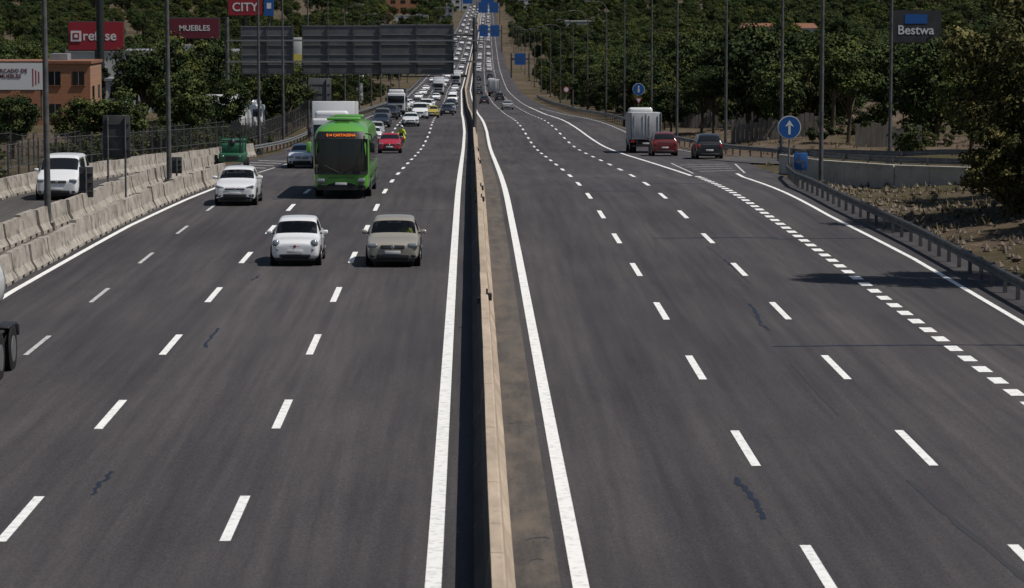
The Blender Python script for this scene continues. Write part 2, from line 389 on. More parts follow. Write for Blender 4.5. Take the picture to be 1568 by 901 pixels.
NJM=[2,2,2,2,0,0,0,0,0,0]
mb=MB(); y=-20.0
while y<3000:
    L=6 if y<500 else 25
    xa=.37+cx(y)+R.uniform(-.006,.006); xb=.37+cx(y+L)+R.uniform(-.006,.006)
    gap=.03 if y<500 else 0
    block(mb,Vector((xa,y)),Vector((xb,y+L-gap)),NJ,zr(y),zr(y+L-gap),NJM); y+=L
for y in (75.8,113.8,121,152,186):
    x=.37+.13; mb.rbox((x,y,zr(y)+.78),(.16,.22,.2),.02,1); mb.box((x-.05,y+.1,zr(y)+.92),(.05,.03,.14),1)
    mb.box((.37-.14,y-.6,zr(y)+.74),(.1,.12,.16),1)
mb.obj('median_barrier',[CONC,TRIM,DARKC])
NJ2=[(-.31,-.03),(-.31,.1),(-.17,.34),(-.10,.90),(.10,.90),(.17,.34),(.31,.1),(.31,-.03)]
def blocks(name,pts,L,jit,mat,zoff=0):
    mb=MB(); fr=frames(pts,L)
    for i in range(len(fr)-1):
        a=fr[i].copy(); b=fr[i+1].copy(); d=(b-a).normalized(); b=b-d*.07
        j=R.uniform(-jit,jit); a.x+=j; b.x+=j+R.uniform(-jit,jit); h=R.uniform(.92,1.06)
        block(mb,a,b,[(u,v*h) for u,v in NJ2],zr(a.y)+zoff,zr(b.y)+zoff)
        for t in (.3,.7):
            q=a.lerp(b,t); mb.box((q.x+.30,q.y,zr(q.y)+zoff+.045),(.05,.35,.09),1)
    return mb.obj(name,[mat,JOINT])
blocks('concrete_barrier',[(-14.6,20),(-14.6,85),(-14.0,110),(-13.1,132),(-12.75,145)],3.0,.05,CONC2)
blocks('concrete_barrier',[(-17.3,20),(-17.2,88),(-15.9,118),(-15.35,150),(-15.1,170)],3.0,.07,CONC2)
blocks('concrete_barrier',[(-21.2,20),(-21.2,128),(-18.6,165),(-15.9,205)],4.0,.02,CONC2)
WB=[(0,.42),(.05,.46),(.05,.52),(0,.56),(0,.60),(.05,.64),(.05,.70),(0,.74),(-.012,.74),(.035,.69),(.035,.65),(-.012,.61),(-.012,.55),(.035,.51),(.035,.47),(-.012,.42)]
def guardrail(name,pts,post=2,zf=None,side=1,mat=GALV,step=2):
    mb=MB(); fr=frames(pts,step); zf=zf or (lambda x,y:zr(y))
    for i in range(len(fr)-1):
        a,b=fr[i],fr[i+1]; block(mb,a,b,[(side*u,h) for u,h in WB],zf(a.x,a.y),zf(b.x,b.y),0)
    for i,p in enumerate(fr):
        if (i*step)%post<.01:
            q=fr[min(i+1,len(fr)-1)]; o=fr[max(i-1,0)]; d=(q-o).normalized(); nn=Vector((d.y,-d.x))*(-side*.12)
            mb.box((p.x+nn.x,p.y+nn.y,zf(p.x,p.y)+.33),(.11,.12,.8),1); mb.box((p.x+nn.x*.4,p.y+nn.y*.4,zf(p.x,p.y)+.58),(.14,.14,.16),1)
    return mb.obj(name,[mat,GALVD])
guardrail('guardrail',[(16.0,20),(16.0,100),(15.7,120),(15.8,136),(16.6,147),(17.3,152)],2,side=-1,mat=GALVD)
guardrail('guardrail',[(21.5,186),(19.6,205),(18.6,228),(17.3,262),(15.2,400),(14.2,600)],4,lambda x,y:gnd(x,y)+.05,side=-1,step=4)
guardrail('guardrail',[(-15.9,207),(-15.4,225),(-15.0,260),(-14.6,600),(-14.6,900)],4,side=1,step=4)
WP=[(17.6,158.5),(19.2,152.5),(22.5,148),(27.5,145),(36,142)]
def zw(x,y): return -9.62
mb=MB(); fr=frames(WP,2.2)
for i in range(len(fr)-1):
    a,b=fr[i],fr[i+1]-(fr[i+1]-fr[i]).normalized()*.02
    block(mb,a,b,[(-.15,-.9),(-.15,.86),(.15,.86),(.15,-.9)],zw(0,0),zw(0,0),0)
    block(mb,a,b,[(-.19,.862),(-.19,.96),(.19,.96),(.19,.862)],zw(0,0),zw(0,0),0)
mb.obj('parapet_wall',[WALLC])
guardrail('guardrail',[(x,y+.7) for x,y in WP],2,lambda x,y:-9.0,side=-1,step=2)
guardrail('guardrail',[(22,184.5),(27,175),(33,169.5),(45,166),(70,163)],4,lambda x,y:gnd(x,y)+.1,side=-1,step=3)
mb=MB()
for k in range(1500):
    y=R.uniform(80,150); x=16.7+abs(R.gauss(0,4)); 
    if x>30 or rampdist(x,y)<5: continue
    r=R.choice([.03,.04,.05,.07,.13,.18]); z=gnd(x,y); o=[]
    for i in range(6):
        o.append(Vector([(1,0,0),(0,1,0),(-1,0,0),(0,-1,0),(0,0,1),(0,0,-1)][i])*r*R.uniform(.6,1.2)+Vector((x,y,z+r*.2)))
    mb.add(o,[(0,1,4),(1,2,4),(2,3,4),(3,0,4),(1,0,5),(2,1,5),(3,2,5),(0,3,5)],0)
mb.obj('rubble',[mat_noise('stone',(.08,.065,.05),(.20,.16,.12),3,.9,.3)])
mb=MB()
for k in range(3600):
    if R.random()<.7: y=R.uniform(82,260); x=16.9+R.random()**1.5*22; 
    else: y=R.uniform(150,330); x=-22-R.random()**1.5*20
    if x>0 and (rampdist(x,y)<4.5 or (y>150 and x<lin(XRp,y)+.6)): continue
    z=gnd(x,y); mt=R.choice([0,0,0,0,1])
    if x>0 and noise.noise(Vector((x*.25,y*.25,9)))<-.05: continue
    for b in range(6):
        a=R.uniform(0,6.28); l=R.uniform(.12,.38); dx=math.cos(a)*l*.6; dy=math.sin(a)*l*.6
        mb.add([(x-.03,y,z-.03),(x+.03,y+.02,z-.03),(x+dx,y+dy,z+l)],[(0,1,2)],mt)
mb.obj('dry_grass',[flat('straw',(.17,.128,.07),.9),flat('weed',(.05,.05,.025),.9)])
# ------------------------------------------------------------------ trees
def tree_mesh(name,kind,seed,nl,ls,H,rad,mats=(BARK,LEAFA,LEAFB)):
    r=random.Random(seed); mb=MB(); 
    base=H*{'round':.14,'pine':.26,'cyp':.04,'bush':.03,'low':.03}[kind]
    if kind!='bush':
        top=(r.uniform(-.3,.3),r.uniform(-.3,.3),H*.8); mid=(r.uniform(-.15,.15),r.uniform(-.15,.15),H*.4)
        tr=max(.10,H*.02); mb.tube([(0,0,-.6),(0,0,H*.1),mid,top],[tr*1.25,tr,tr*.75,tr*.2],8,0)
    cl=[]
    cz=(base+H)/2; hz=(H-base)/2
    nc={'round':44,'pine':34,'cyp':40,'bush':14,'low':110}[kind]
    for k in range(nc):
        for _ in range(30):
            p=Vector((r.uniform(-1,1),r.uniform(-1,1),r.uniform(-1,1)))
            if .35<p.length<1: break
        if kind=='pine': p.z=abs(p.z)*1.2-.45; 
        if kind=='cyp':
            f=(1-max(0,(p.z+.3)/1.35))**.7 if p.z>-.3 else 1; p.x*=f;p.y*=f
        w=1+.35*noise.noise(p*2.1+Vector((seed,0,0)))
        c=Vector((p.x*rad*.82*w,p.y*rad*.82*w,cz+p.z*hz*.85*w)); cr=rad*r.uniform(.2,.38)*({'cyp':.9,'low':.55}.get(kind,1))
        cl.append((c,cr,r.random()))
        if kind in('round','pine','low') and k%3==0:
            s0=Vector((0,0,base*.8+r.uniform(0,.25)*H)); mb.tube([s0,s0.lerp(c,.55)+Vector((0,0,.1*hz)),c],[H*.008+.02,H*.005+.015,.012],5,0)
    for k in range(nl):
        c,cr,t=cl[k%len(cl)]
        d=Vector((r.gauss(0,1),r.gauss(0,1),r.gauss(0,1))).normalized(); rr=cr*(r.random()**.45)*r.uniform(.85,1.25)
        p=c+Vector((d.x*rr,d.y*rr,d.z*rr*.72))
        if p.z<.05: p.z=.05+r.random()*.3
        nrm=(d+Vector((r.uniform(-.9,.9),r.uniform(-.9,.9),r.uniform(-.3,.9)))).normalized(); a=nrm.orthogonal().normalized(); a.rotate(Matrix.Rotation(r.uniform(0,6.28),3,nrm)); b=nrm.cross(a)
        s=ls*r.uniform(.6,1.3); q=s*r.uniform(.35,.7)
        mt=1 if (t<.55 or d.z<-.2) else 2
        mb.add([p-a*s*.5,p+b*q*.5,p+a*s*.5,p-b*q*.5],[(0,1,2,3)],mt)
    return mb.mesh(name,mats)
TM=[tree_mesh('t%d'%i,'round',i,6000,.34,8,2.9) for i in range(4)]
TP=[tree_mesh('p%d'%i,'pine',20+i,6000,.31,9,3.2,(BARK,LEAFA,LEAFB)) for i in range(3)]
TO=[tree_mesh('o%d'%i,'low',40+i,5000,.32,6,3.0,(BARK,LEAFC,LEAFC)) for i in range(2)]
TC=[tree_mesh('c%d'%i,'cyp',60+i,3200,.3,9,1.25,(BARK,LEAFD,LEAFD)) for i in range(2)]
TB=[tree_mesh('b%d'%i,'bush',80+i,1000,.22,1.8,1.2,(BARK,LEAFC,LEAFA)) for i in range(2)]
BIG=tree_mesh('big','low',101,34000,.23,9.8,5.4,(BARK,LEAFC,LEAFE))
BIG2=tree_mesh('big2','round',102,15000,.26,14,3.2,(BARK,LEAFA,LEAFB))
MIDO=tree_mesh('mido','low',103,9000,.2,4.2,2.3,(BARK,LEAFC,LEAFE))
def tree(me,x,y,s=1,name='tree',dz=0,col=None):
    return put(name,me,(x,y,gnd(x,y)-.05+dz),R.uniform(0,6.28),0,col,(s*R.uniform(.9,1.1),s*R.uniform(.9,1.1),s))
put('olive_tree',BIG,(23.2,109,gnd(23.2,109)-.4),1.0,0,None,(1,1,1)); tree(BIG,28.6,128,1.15,'olive_tree'); tree(BIG,25.6,99,.85,'olive_tree')
tree(MIDO,20.6,107,.9,'olive_tree'); tree(MIDO,22.2,111,1.1,'olive_tree'); tree(MIDO,21.6,102,.8,'olive_tree')
tree(BIG2,20.2,86.5,1.0)
for me,x,y,s,nm in [(TM[0],-32.5,200,.62,'tree'),(TM[1],-28.5,205,.62,'tree'),(TM[2],-25.0,200,.72,'tree'),(TC[0],-35.5,300,1.05,'cypress_tree'),(TC[1],-38.2,305,.75,'cypress_tree'),
   (TM[3],-23.8,236,.9,'tree'),(TM[0],-21.5,250,.8,'tree'),(TM[1],-27,262,1.0,'tree'),(TP[0],-31,268,.95,'tree'),(TM[2],-22.5,300,.9,'tree'),(TM[3],-20.6,330,.75,'tree'),(TM[1],-36.5,225,.65,'tree'),(TC[0],-43,330,.9,'cypress_tree'),
   (TM[1],34,190,1.0,'tree'),(TP[1],40,202,1.05,'pine_tree'),(TM[3],37,222,1.1,'tree'),(TP[2],47,214,1.15,'pine_tree'),(TP[0],30.5,226,1.0,'pine_tree'),(TM[0],43,236,1.1,'tree'),(TM[2],26.5,240,.95,'tree'),(TP[1],52,240,1.2,'pine_tree'),(TP[2],33,255,1.1,'pine_tree'),(TM[2],41.5,183,.8,'tree'),
   (TM[3],34.5,214,1.0,'tree'),(TP[0],38.5,192,1.0,'pine_tree'),(TM[1],36,243,1.1,'tree'),(TP[2],44,198,1.0,'pine_tree'),(TM[3],40.5,214,1.1,'tree')]:
    tree(me,x,y,s,nm)
FC=bpy.data.collections.new('distant_trees_source')
def ok_spot(x,y):
    t=x-cx(y)
    if -17.8<t<19.5: return False
    if y<270 and x>0 and rampdist(x,y)<7: return False
    return True
BLD=[(-47,302,8,7,40),(-41,365,4,3,18),(-47,352,5,3,60),(-31,402,6,3,30),(-38,398,5,3,60),(-36,455,6,3,40),(47.5,300,4,3,40),(-47,420,13,8,50),(-39.6,318,2,3,40)]
FARB=[(-62,520,16,10,6),(-60,900,22,12,7),(-55,1300,24,14,8),(-40,1750,20,12,9),(120,1100,30,14,7),(60,1500,24,14,8),(-70,2300,40,20,12),(50,2400,36,16,10),(-20,2500,20,16,10),(-25,2050,14,10,9)]
for b in FARB: BLD.append((b[0],b[1],b[2]/2,b[3]/2,18))
def excl(x,y):
    for (bx,by,hw,hd,fr) in BLD:
        if abs(x-bx*(y/by if y<by else 1))<hw+2 and by-hd-fr<y<by+hd+3: return True
    return False
cnt=0
y=262.0
while y<3300:
    st=4.8 if y<450 else (6.8 if y<900 else (12 if y<1800 else 21))
    x=-.19*y-12
    while x<.22*y+14:
        px=x+R.uniform(-.48,.48)*st; py=y+R.uniform(-.5,.5)*st
        dens=noise.noise(Vector((px*.03,py*.012,5)))
        t=px-cx(py); edge=abs(t)
        thr=-.22 if t>0 else -.10
        if t<0 and py<420: thr=.03
        if t>0 and edge<30 and py<330: thr=.15
        if ok_spot(px,py) and not excl(px,py) and dens>thr and R.random()<.8:
            me=R.choice(TM+TP+TO+([TC[0]] if R.random()<.4 else []) if t<0 else TM+TP+TM+TO)
            sc=R.uniform(.55,1.3)*(1 if py<900 else (1.25 if py<1800 else 1.7))
            if edge<26: sc*=.75
            tree(me,px,py,sc,'tree_instance',0,FC); cnt+=1
        x+=st
    y+=st*1.0
for k in range(700):
    y=R.uniform(165,700)**1.0; sd=R.choice([-1,1]); x=cx(y)+(R.uniform(19.3,40) if sd>0 else -R.uniform(17.6,27))
    if y<215 and sd<0 and x>-22.5: continue
    if not ok_spot(x,y) or (sd>0 and y<300 and (rampdist(x,y)<6 or x<28)) or (y<205 and abs(x)<21.5): continue
    tree(R.choice(TB),x,y,R.uniform(.5,1.2),'bush_instance',0,FC)
e=bpy.data.objects.new('distant_trees',None); e.instance_type='COLLECTION'; e.instance_collection=FC; COL.objects.link(e)
for x,y,s in [(26,141,.8),(-23,132,.9),(-24.5,142,1.2),(-23,160,1.0),(-22.6,172,1.1),(-22,184,1.1),(-20.5,196,1.0),(-19.5,208,1.0),(-27,150,1.3),(-29,165,1.5)]:
    tree(TB[0] if R.random()<.5 else TB[1],x,y,s,'bush')
# ------------------------------------------------------------------ street furniture
def lamp_mesh(H=15,arm=2.2):
    mb=MB(); mb.box((0,0,.1),(.45,.45,.35),0); n=8
    mb.tube([(0,0,0),(0,0,H*.5),(0,0,H-1.2)],[.13,.10,.07],10,0)
    pts=[(0,0,H-1.2)]; 
    for k in range(1,7): a=k/6*math.pi/2; pts.append((-1.1*(1-math.cos(a)),0,H-1.2+1.1*math.sin(a)))
    pts.append((-arm,0,H+.02)); mb.tube(pts,.05,8,0)
    mb.rbox((-arm-.35,0,H+.0),(.8,.3,.14),.05,1); mb.box((-arm-.38,0,H-.08),(.5,.22,.03),2); return mb.mesh('lamp',[GALVD,PANELB,SWHITE])
LM=lamp_mesh()
LM2=lamp_mesh(15,2.0)
for y in [147,183,223,250,285,331,371,425,480,540,600,670,740,820,900,980,1060,1150,1250,1350,1450]:
    x=18.4+cx(y)+(1.9 if 175<y<235 else 0); put('street_lamp',LM,(x,y,gnd(x,y)))
for x,y in [(26.5,177),(36,171)]: put('street_lamp',LM,(x,y,gnd(x,y)))
for x,y in [(-16.25,108),(-15.0,140),(-15.9,212)]: put('street_lamp',LM2,(x,y,zr(y)),math.pi)
for y in [250,290,335,385,440,500,560,640,720,800,900,1000,1100,1250,1400]: put('street_lamp',LM2,(-16.6+cx(y),y,gnd(-16.6,y)),math.pi)
def back_panel(name,x,y,w,z0,z1,legs,mat=PANELD):
    mb=MB(); g=zr(y); zc=(z0+z1)/2
    mb.rbox((0,0,zc-g),(w,.05,z1-z0),.02,0)
    for k in range(3): mb.box((0,-.04,z0-g+(z1-z0)*(.2+.3*k)),(w*.96,.03,.05),1)
    for l in legs: mb.cyl((l,-.08,-.1),(l,-.08,z1-g-.05),.045,.045,8,1)
    mb.obj(name,[mat,GALVD],(x,y,g))
back_panel('traffic_sign',-15.45,123,1.2,-6.86,-5.0,[-.38,.38]); back_panel('traffic_sign',-15.85,116,.58,-8.1,-6.84,[0]); back_panel('traffic_sign',-14.3,137,.5,-8.4,-7.6,[0])
back_panel('traffic_sign',-16.4,290,4.2,-11.2,-8.0,[-1.6,1.6],PANELB)
mb=MB(); mb.cyl((0,0,0),(0,-.05,0),.42,.42,20,0); mb.cyl((0,.04,-2.3),(0,.04,.3),.035,.035,8,1); mb.obj('traffic_sign',[PANELD,GALVD],(-16.9,203,zr(203)+2.2))
def round_sign(x,y,z,r,kind):
    mb=MB(); mb.cyl((0,0,0),(0,-.03,0),r,r,32,1); mb.cyl((0,-.031,0),(0,-.038,0),r*.93,r*.93,32,0)
    g=gnd(x,y); mb.cyl((0,.05,g-z),(0,.05,r*.8),.045,.045,8,2)
    s=r
    if kind=='up':
        yy=-.045; mb.add([(-.1*s,yy,-.6*s),(.1*s,yy,-.6*s),(.1*s,yy,.15*s),(-.1*s,yy,.15*s)],[(0,1,2,3)],1)
        mb.add([(-.38*s,yy,.05*s),(0,yy,.2*s),(.38*s,yy,.05*s),(0,yy,.62*s)],[(0,1,2,3)],1)
    else:
        yy=-.045; mb.add([(-.15*s,yy,-.5*s),(.15*s,yy,-.5*s),(.15*s,yy,.15*s),(-.15*s,yy,.15*s)],[(0,1,2,3)],1); mb.cyl((0,yy+.002,.42*s),(0,yy,.42*s),.16*s,.16*s,14,1)
    return mb.obj('traffic_sign',[BLUE,SWHITE,GALV],(x,y,z))
round_sign(16.95,149,-6.72,.62,'up')
round_sign(17.2,287,-9.05,.62,'i')
mb=MB(); mb.rbox((0,0,0),(.72,.04,.92),.015,0); mb.box((0,-.025,0),(.5,.006,.1),1); mb.box((-.05,-.0255,.22),(.1,.006,.3),1); mb.box((.12,-.0258,-.22),(.09,.006,.25),1); mb.cyl((0,.05,-1.2),(0,.05,.4),.035,.035,8,2)
mb.obj('traffic_sign',[BLUE,PANELB,GALV],(17.75,150.5,-8.62))
mb=MB(); mb.add([(-.4,-.03,.3),(.4,-.03,.3),(0,-.03,-.4)],[(0,1,2)],0); mb.add([(-.24,-.04,.2),(.24,-.04,.2),(0,-.04,-.2)],[(0,1,2)],1); mb.obj('traffic_sign',[RED,SWHITE],(17.2,286.9,-10.2))
mb=MB(); mb.cyl((0,0,0),(0,-.03,0),.55,.55,24,0); mb.cyl((0,-.031,0),(0,-.04,0),.38,.38,24,1); mb.cyl((0,.03,-3),(0,.03,0),.05,.05,8,2); mb.obj('traffic_sign',[RED,SWHITE,GALV],(16.4,480,gnd(16.4,480)+3.0))
g=zr(268); mb=MB()
def gpanel(x0,x1,z0,z1,y):
    mb.box(((x0+x1)/2,y,(z0+z1)/2),(x1-x0,.08,z1-z0),0)
    n=5
    for k in range(n+1):
        z=z0+(z1-z0)*k/n; mb.box(((x0+x1)/2,y-.06,min(max(z,z0+.05),z1-.05)),((x1-x0)-.06,.05,.06),4)
    m=max(2,int((x1-x0)/2.4))
    for k in range(m+1):
        x=x0+(x1-x0)*k/m; mb.box((x,y-.14,(z0+z1)/2),(.10,.12,(z1-z0)+.15),2)
gpanel(-21.7,-16.8,-7.0,-2.45,268); gpanel(-15.9,-8.6,-7.0,-2.4,268); gpanel(-8.5,-1.6,-7.0,-2.3,268)
for z in (-3.8,-5.8):
    mb.box((-11,267.4,z),(24,.22,.16),2); mb.box((-11,266.6,z),(24,.12,.12),4)
for k in range(20):
    x=-22.5+k*1.2; mb.tube([(x,266.6,-3.8),(x+1.2,267.4,-3.8)] if k%2 else [(x,267.4,-3.8),(x+1.2,266.6,-3.8)],.04,6,2)
mb.cyl((.42,267.4,g),(.42,267.4,-1.6),.22,.18,12,2); mb.cyl((-23,267.4,g),(-23,267.4,-1.6),.22,.18,12,2)
mb.box((-1.0,267.4,-3.3),(3,.18,.18),2)
mb.box((-.6,267.2,-7.15),(.5,.3,.25),3)
for x in (-20,-13,-5): mb.box((x,267.0,-7.2),(3.2,.4,.12),3)
mb.obj('sign_gantry',[PANELB,GALV,GALVD,PANELD,RIB])
mb=MB(); mb.rbox((0,0,0),(1.1,.1,3.3),.03,0); mb.box((0,-.06,-.6),(.9,.02,1.0),1); mb.cyl((0,.1,-9.5),(0,.1,1.5),.12,.12,8,2); mb.obj('advertising_sign',[WHITEW,YEL,GALVD],(-18.3,300,-5.6))
def bgantry(y,xs_,h0,h1):
    g=zr(y); c=cx(y); mb=MB()
    for a,b in xs_: 
        mb.box((c+(a+b)/2,y,g+(h0+h1)/2),(b-a,.15,h1-h0),0); mb.box((c+(a+b)/2,y-.09,g+(h0+h1)/2+.4),((b-a)*.6,.02,.25),1); mb.box((c+(a+b)/2,y-.09,g+(h0+h1)/2-.5),((b-a)*.45,.02,.25),1)
    x0=min(a for a,b in xs_)-1; x1=max(b for a,b in xs_)+1
    mb.box((c+(x0+x1)/2,y+.4,g+(h0+h1)/2),(x1-x0,.4,.5),2)
    for x in (x0,x1): mb.box((c+x,y+.4,g+h1/2),(.5,.5,h1),2)
    mb.obj('sign_gantry',[BLUE,PANELB,GALVD])
bgantry(1250,[(3,7),(8,12)],7,12); bgantry(1900,[(0.5,7),(8,14)],8,15); bgantry(860,[(14.6,18.0)],4.0,7.5)
bgantry(2350,[(-14,-6),(1,12)],8,16)
def fence(name,pts,h,gap,mat,zf,sl=.02,post=3):
    mb=MB(); fr=frames(pts,gap)
    for i,p in enumerate(fr):
        z=zf(p.x,p.y); 
        if sl: mb.box((p.x,p.y,z+h/2),(sl,sl,h),0)
        if i%max(1,int(post/gap))==0: mb.box((p.x,p.y,z+h/2+.05),(.08,.08,h+.2),0)
    fr=frames(pts,3)
    for i in range(len(fr)-1):
        a,b=fr[i],fr[i+1]
        for q in (.1,.5,1): mb.cyl((a.x,a.y,zf(a.x,a.y)+h*q),(b.x,b.y,zf(b.x,b.y)+h*q),.02,.02,5,0,False)
    mb.obj(name,[mat])
fence('wire_fence',[(-22.2,110),(-21.9,150),(-19.6,180),(-17.6,215),(-17.4,330)],2.2,.3,GALVD,gnd,.010)
fence('wire_fence',[(-30,170),(-26,215),(-20,260)],2.0,.3,GALVD,gnd,.010)
WOOD=mat_noise('grey_boards',(.11,.10,.09),(.19,.175,.155),3,.9,.2,mscale=(1,1,.2))
def boards(name,pts,h):
    mb=MB(); fr=frames(pts,.42)
    for p in fr:
        hh=h*R.uniform(.8,1.05); mb.box((p.x,p.y,gnd(p.x,p.y)+hh/2),(.36,.05,hh),0)
    mb.obj(name,[WOOD])
boards('board_fence',[(28.2,204),(33.0,206)],1.8); boards('board_fence',[(22.5,240),(29.5,236)],2.0)
boards('board_fence',[(21.5,285),(30,280)],1.8)
# ------------------------------------------------------------------ buildings & billboards
def building(name,x,y,w,d,h,z,wall,roofm,rows,cols,rz=0,pitched=False):
    mb=MB(); mb.box((0,0,h/2-1),(w,d,h+2),0)
    if pitched:
        mb.add([(-w/2-.3,-d/2-.3,h),(w/2+.3,-d/2-.3,h),(w/2+.3,d/2+.3,h),(-w/2-.3,d/2+.3,h),(-w/2+1,0,h+1.8),(w/2-1,0,h+1.8)],[(0,1,5,4),(2,3,4,5),(1,2,5),(3,0,4),(0,3,2,1)],1)
    else:
        mb.box((0,0,h+.15),(w+.3,d+.3,.3),1)
        mb.box((w*.2,0,h+.6),(w*.15,d*.3,.8),3)
    for r in range(rows):
        for c in range(cols):
            fx=-w/2+w*(c+.5)/cols; fz=h*(r+.55)/rows
            ww=w/cols*.5; hh=h/rows*.42
            mb.box((fx,-d/2-.01,fz),(ww,.05,hh),2); mb.box((fx,-d/2-.05,fz-hh/2-.05),(ww+.2,.12,.08),1)
            mb.box((fx,-d/2-.04,fz),(.06,.03,hh),3)
    for c in range(max(2,int(d/4))):
        fy=-d/2+d*(c+.5)/max(2,int(d/4)); mb.box((w/2+.01,fy,h*.55),(.05,1.6,h*.2),2)
    return mb.obj(name,[wall,roofm,GLASS,GREYW],(x,y,z),rz)
b=building('brick_building',-46.3,302,12.5,9,6.8,gnd(-47,302),BRICK,TERRA,2,5)
mb=MB(); mb.box((0,0,0),(5.6,.12,2.7),0); mb.box((0,.1,0),(5.8,.1,2.9),1)
for x in (-2.4,2.4): mb.cyl((x,.15,-4.5),(x,.15,1.2),.09,.09,8,1)
for k in range(3): mb.box((1.6+k*.3,-.065,-.1),(.12,.01,1.8-.3*k),2)
bb=mb.obj('billboard',[SWHITE,GALVD,RED],(-46.2,288,-7.75)); 
text('MERCADO DE\nMUEBLES',.55,(-.7,-.08,.3),DRED,bb)
building('white_building',-39.6,318,2.2,6,4.6,gnd(-39,318),WHITEW,GREYW,2,1)
building('warehouse',-47,420,24,14,9.6,gnd(-40,420)-.5,WHITEW,GREYW,1,7)
building('warehouse',-30,520,20,12,5,gnd(-30,520),GREYW,WHITEW,1,6)
for i,(x,y,w,d,h) in enumerate(FARB):
    building('warehouse',x+cx(y),y,w,d,h,gnd(x,y),[WHITEW,GREYW,BRICK,WHITEW][i%4],[GREYW,TERRA,WHITEW][i%3],1 if h<9 else 2,max(3,int(w/7)),0,i%3==1)
def billboard(x,y,w,zc,h,mat,txt,ts,post,pm=TRIM,side=0,tm=SWHITE,strip_=None):
    mb=MB(); mb.box((0,0,0),(w,.3,h),0); mb.box((0,.2,0),(w+.25,.2,h+.25),1)
    g=gnd(x,y)-zc; mb.cyl((side,.4,g),(side,.4,-h*.3),post,post,12,1)
    for k in range(4): mb.box((-w/2+w*(k+.5)/4,-.2,-h/2-.25),(.06,.5,.06),1)
    if strip_: mb.box((0,-.16,h*.26),(w*.45,.03,h*.3),2)
    o=mb.obj('billboard',[mat,pm,BLUE],(x,y,zc)); text(txt,ts,(.0,-.17,0 if not strip_ else -.35),tm,o); return o
o=billboard(-46.6,352,6.8,-4.45,3.45,RED,'  refuse',1.7,.25,GALVD); 
mb=MB(); mb.box((0,0,0),(1.3,.04,1.3),0); mb.box((0,-.021,0),(.8,.04,.8),1); mb.box((0,-.044,.0),(.4,.04,.4),0); q=mb.obj('logo',[SWHITE,RED]); q.parent=o; q.location=(-2.45,-.2,0)
mb=MB(); mb.cyl((0,0,-12),(0,0,6),.48,.45,16,0); mb.box((0,0,6.5),(3,.6,3),1); mb.obj('advertising_totem',[TRIM,DRED],(-43.2,330,-2))
billboard(-35.8,450,5.4,-1.15,2.5,RED,'CITY',1.9,.2,GALVD)
mb=MB(); mb.box((0,0,0),(1.5,.3,2.8),0); mb.box((0,-.16,.2),(.7,.02,.9),1); mb.cyl((0,.3,-13),(0,.3,0),.15,.15,8,2); mb.obj('billboard',[BLUE,SWHITE,GALVD],(-32.0,450,-1.1))
billboard(-38.8,398,6.9,-3.95,2.8,DRED,'MUEBLES',1.1,.2,GALVD)
billboard(47.5,300,5.3,-2.85,3.3,PANELD,'Bestwa',1.35,.2,PANELD,2.2,SWHITE,True)
# ------------------------------------------------------------------ vehicles
G_,T_,TY,RI,HL,PL,TL,CH,AM,WP_,BG,BD,TA=1,2,3,4,5,6,7,8,9,10,11,12,13
def wheels(mb,h,ys,r,wd=.22,hub=True,n=20):
    for yw in ys:
        for sx in (-1,1):
            xo=sx*(h+.012); xi=sx*(h-wd)
            mb.cyl((sx*(h-.02),yw,r+.02),(sx*(h+.004),yw,r+.02),r*1.17,r*1.17,n,T_)
            mb.cyl((xi,yw,r),(xo,yw,r),r,r,n,TY)
            mb.cyl((xo-sx*.01,yw,r),(xo+sx*.01,yw,r),r*.66,r*.62,n,RI)
            if hub:
                for k in range(5):
                    a=k*2*math.pi/5; mb.box((xo+sx*.012,yw+math.cos(a)*r*.36,r+math.sin(a)*r*.36),(.01,r*.16,r*.16),T_)
def bust(mb,x,y,z,shirt):
    J=[(0,0,0),(0,.02,.25),(0,.03,.45),(0,0,.56),(.19,.02,.42),(.24,-.12,.2),(.16,-.36,.22),(-.19,.02,.42),(-.24,-.12,.2),(-.16,-.36,.22)]
    mb.skin(J,[(0,1),(1,2),(2,3),(2,4),(4,5),(5,6),(2,7),(7,8),(8,9)],[.15,.16,.14,.06,.08,.055,.04,.08,.055,.04],VI[shirt],(x,y,z))
    mb.ell((x,y-.01,z+.68),(.082,.10,.12),VI['skin']); mb.ell((x,y+.03,z+.715),(.09,.10,.11),VI['hair'])
    mb.ell((x-.17,y-.39,z+.23),(.04,.05,.04),VI['skin']); mb.ell((x+.17,y-.39,z+.23),(.04,.05,.04),VI['skin'])
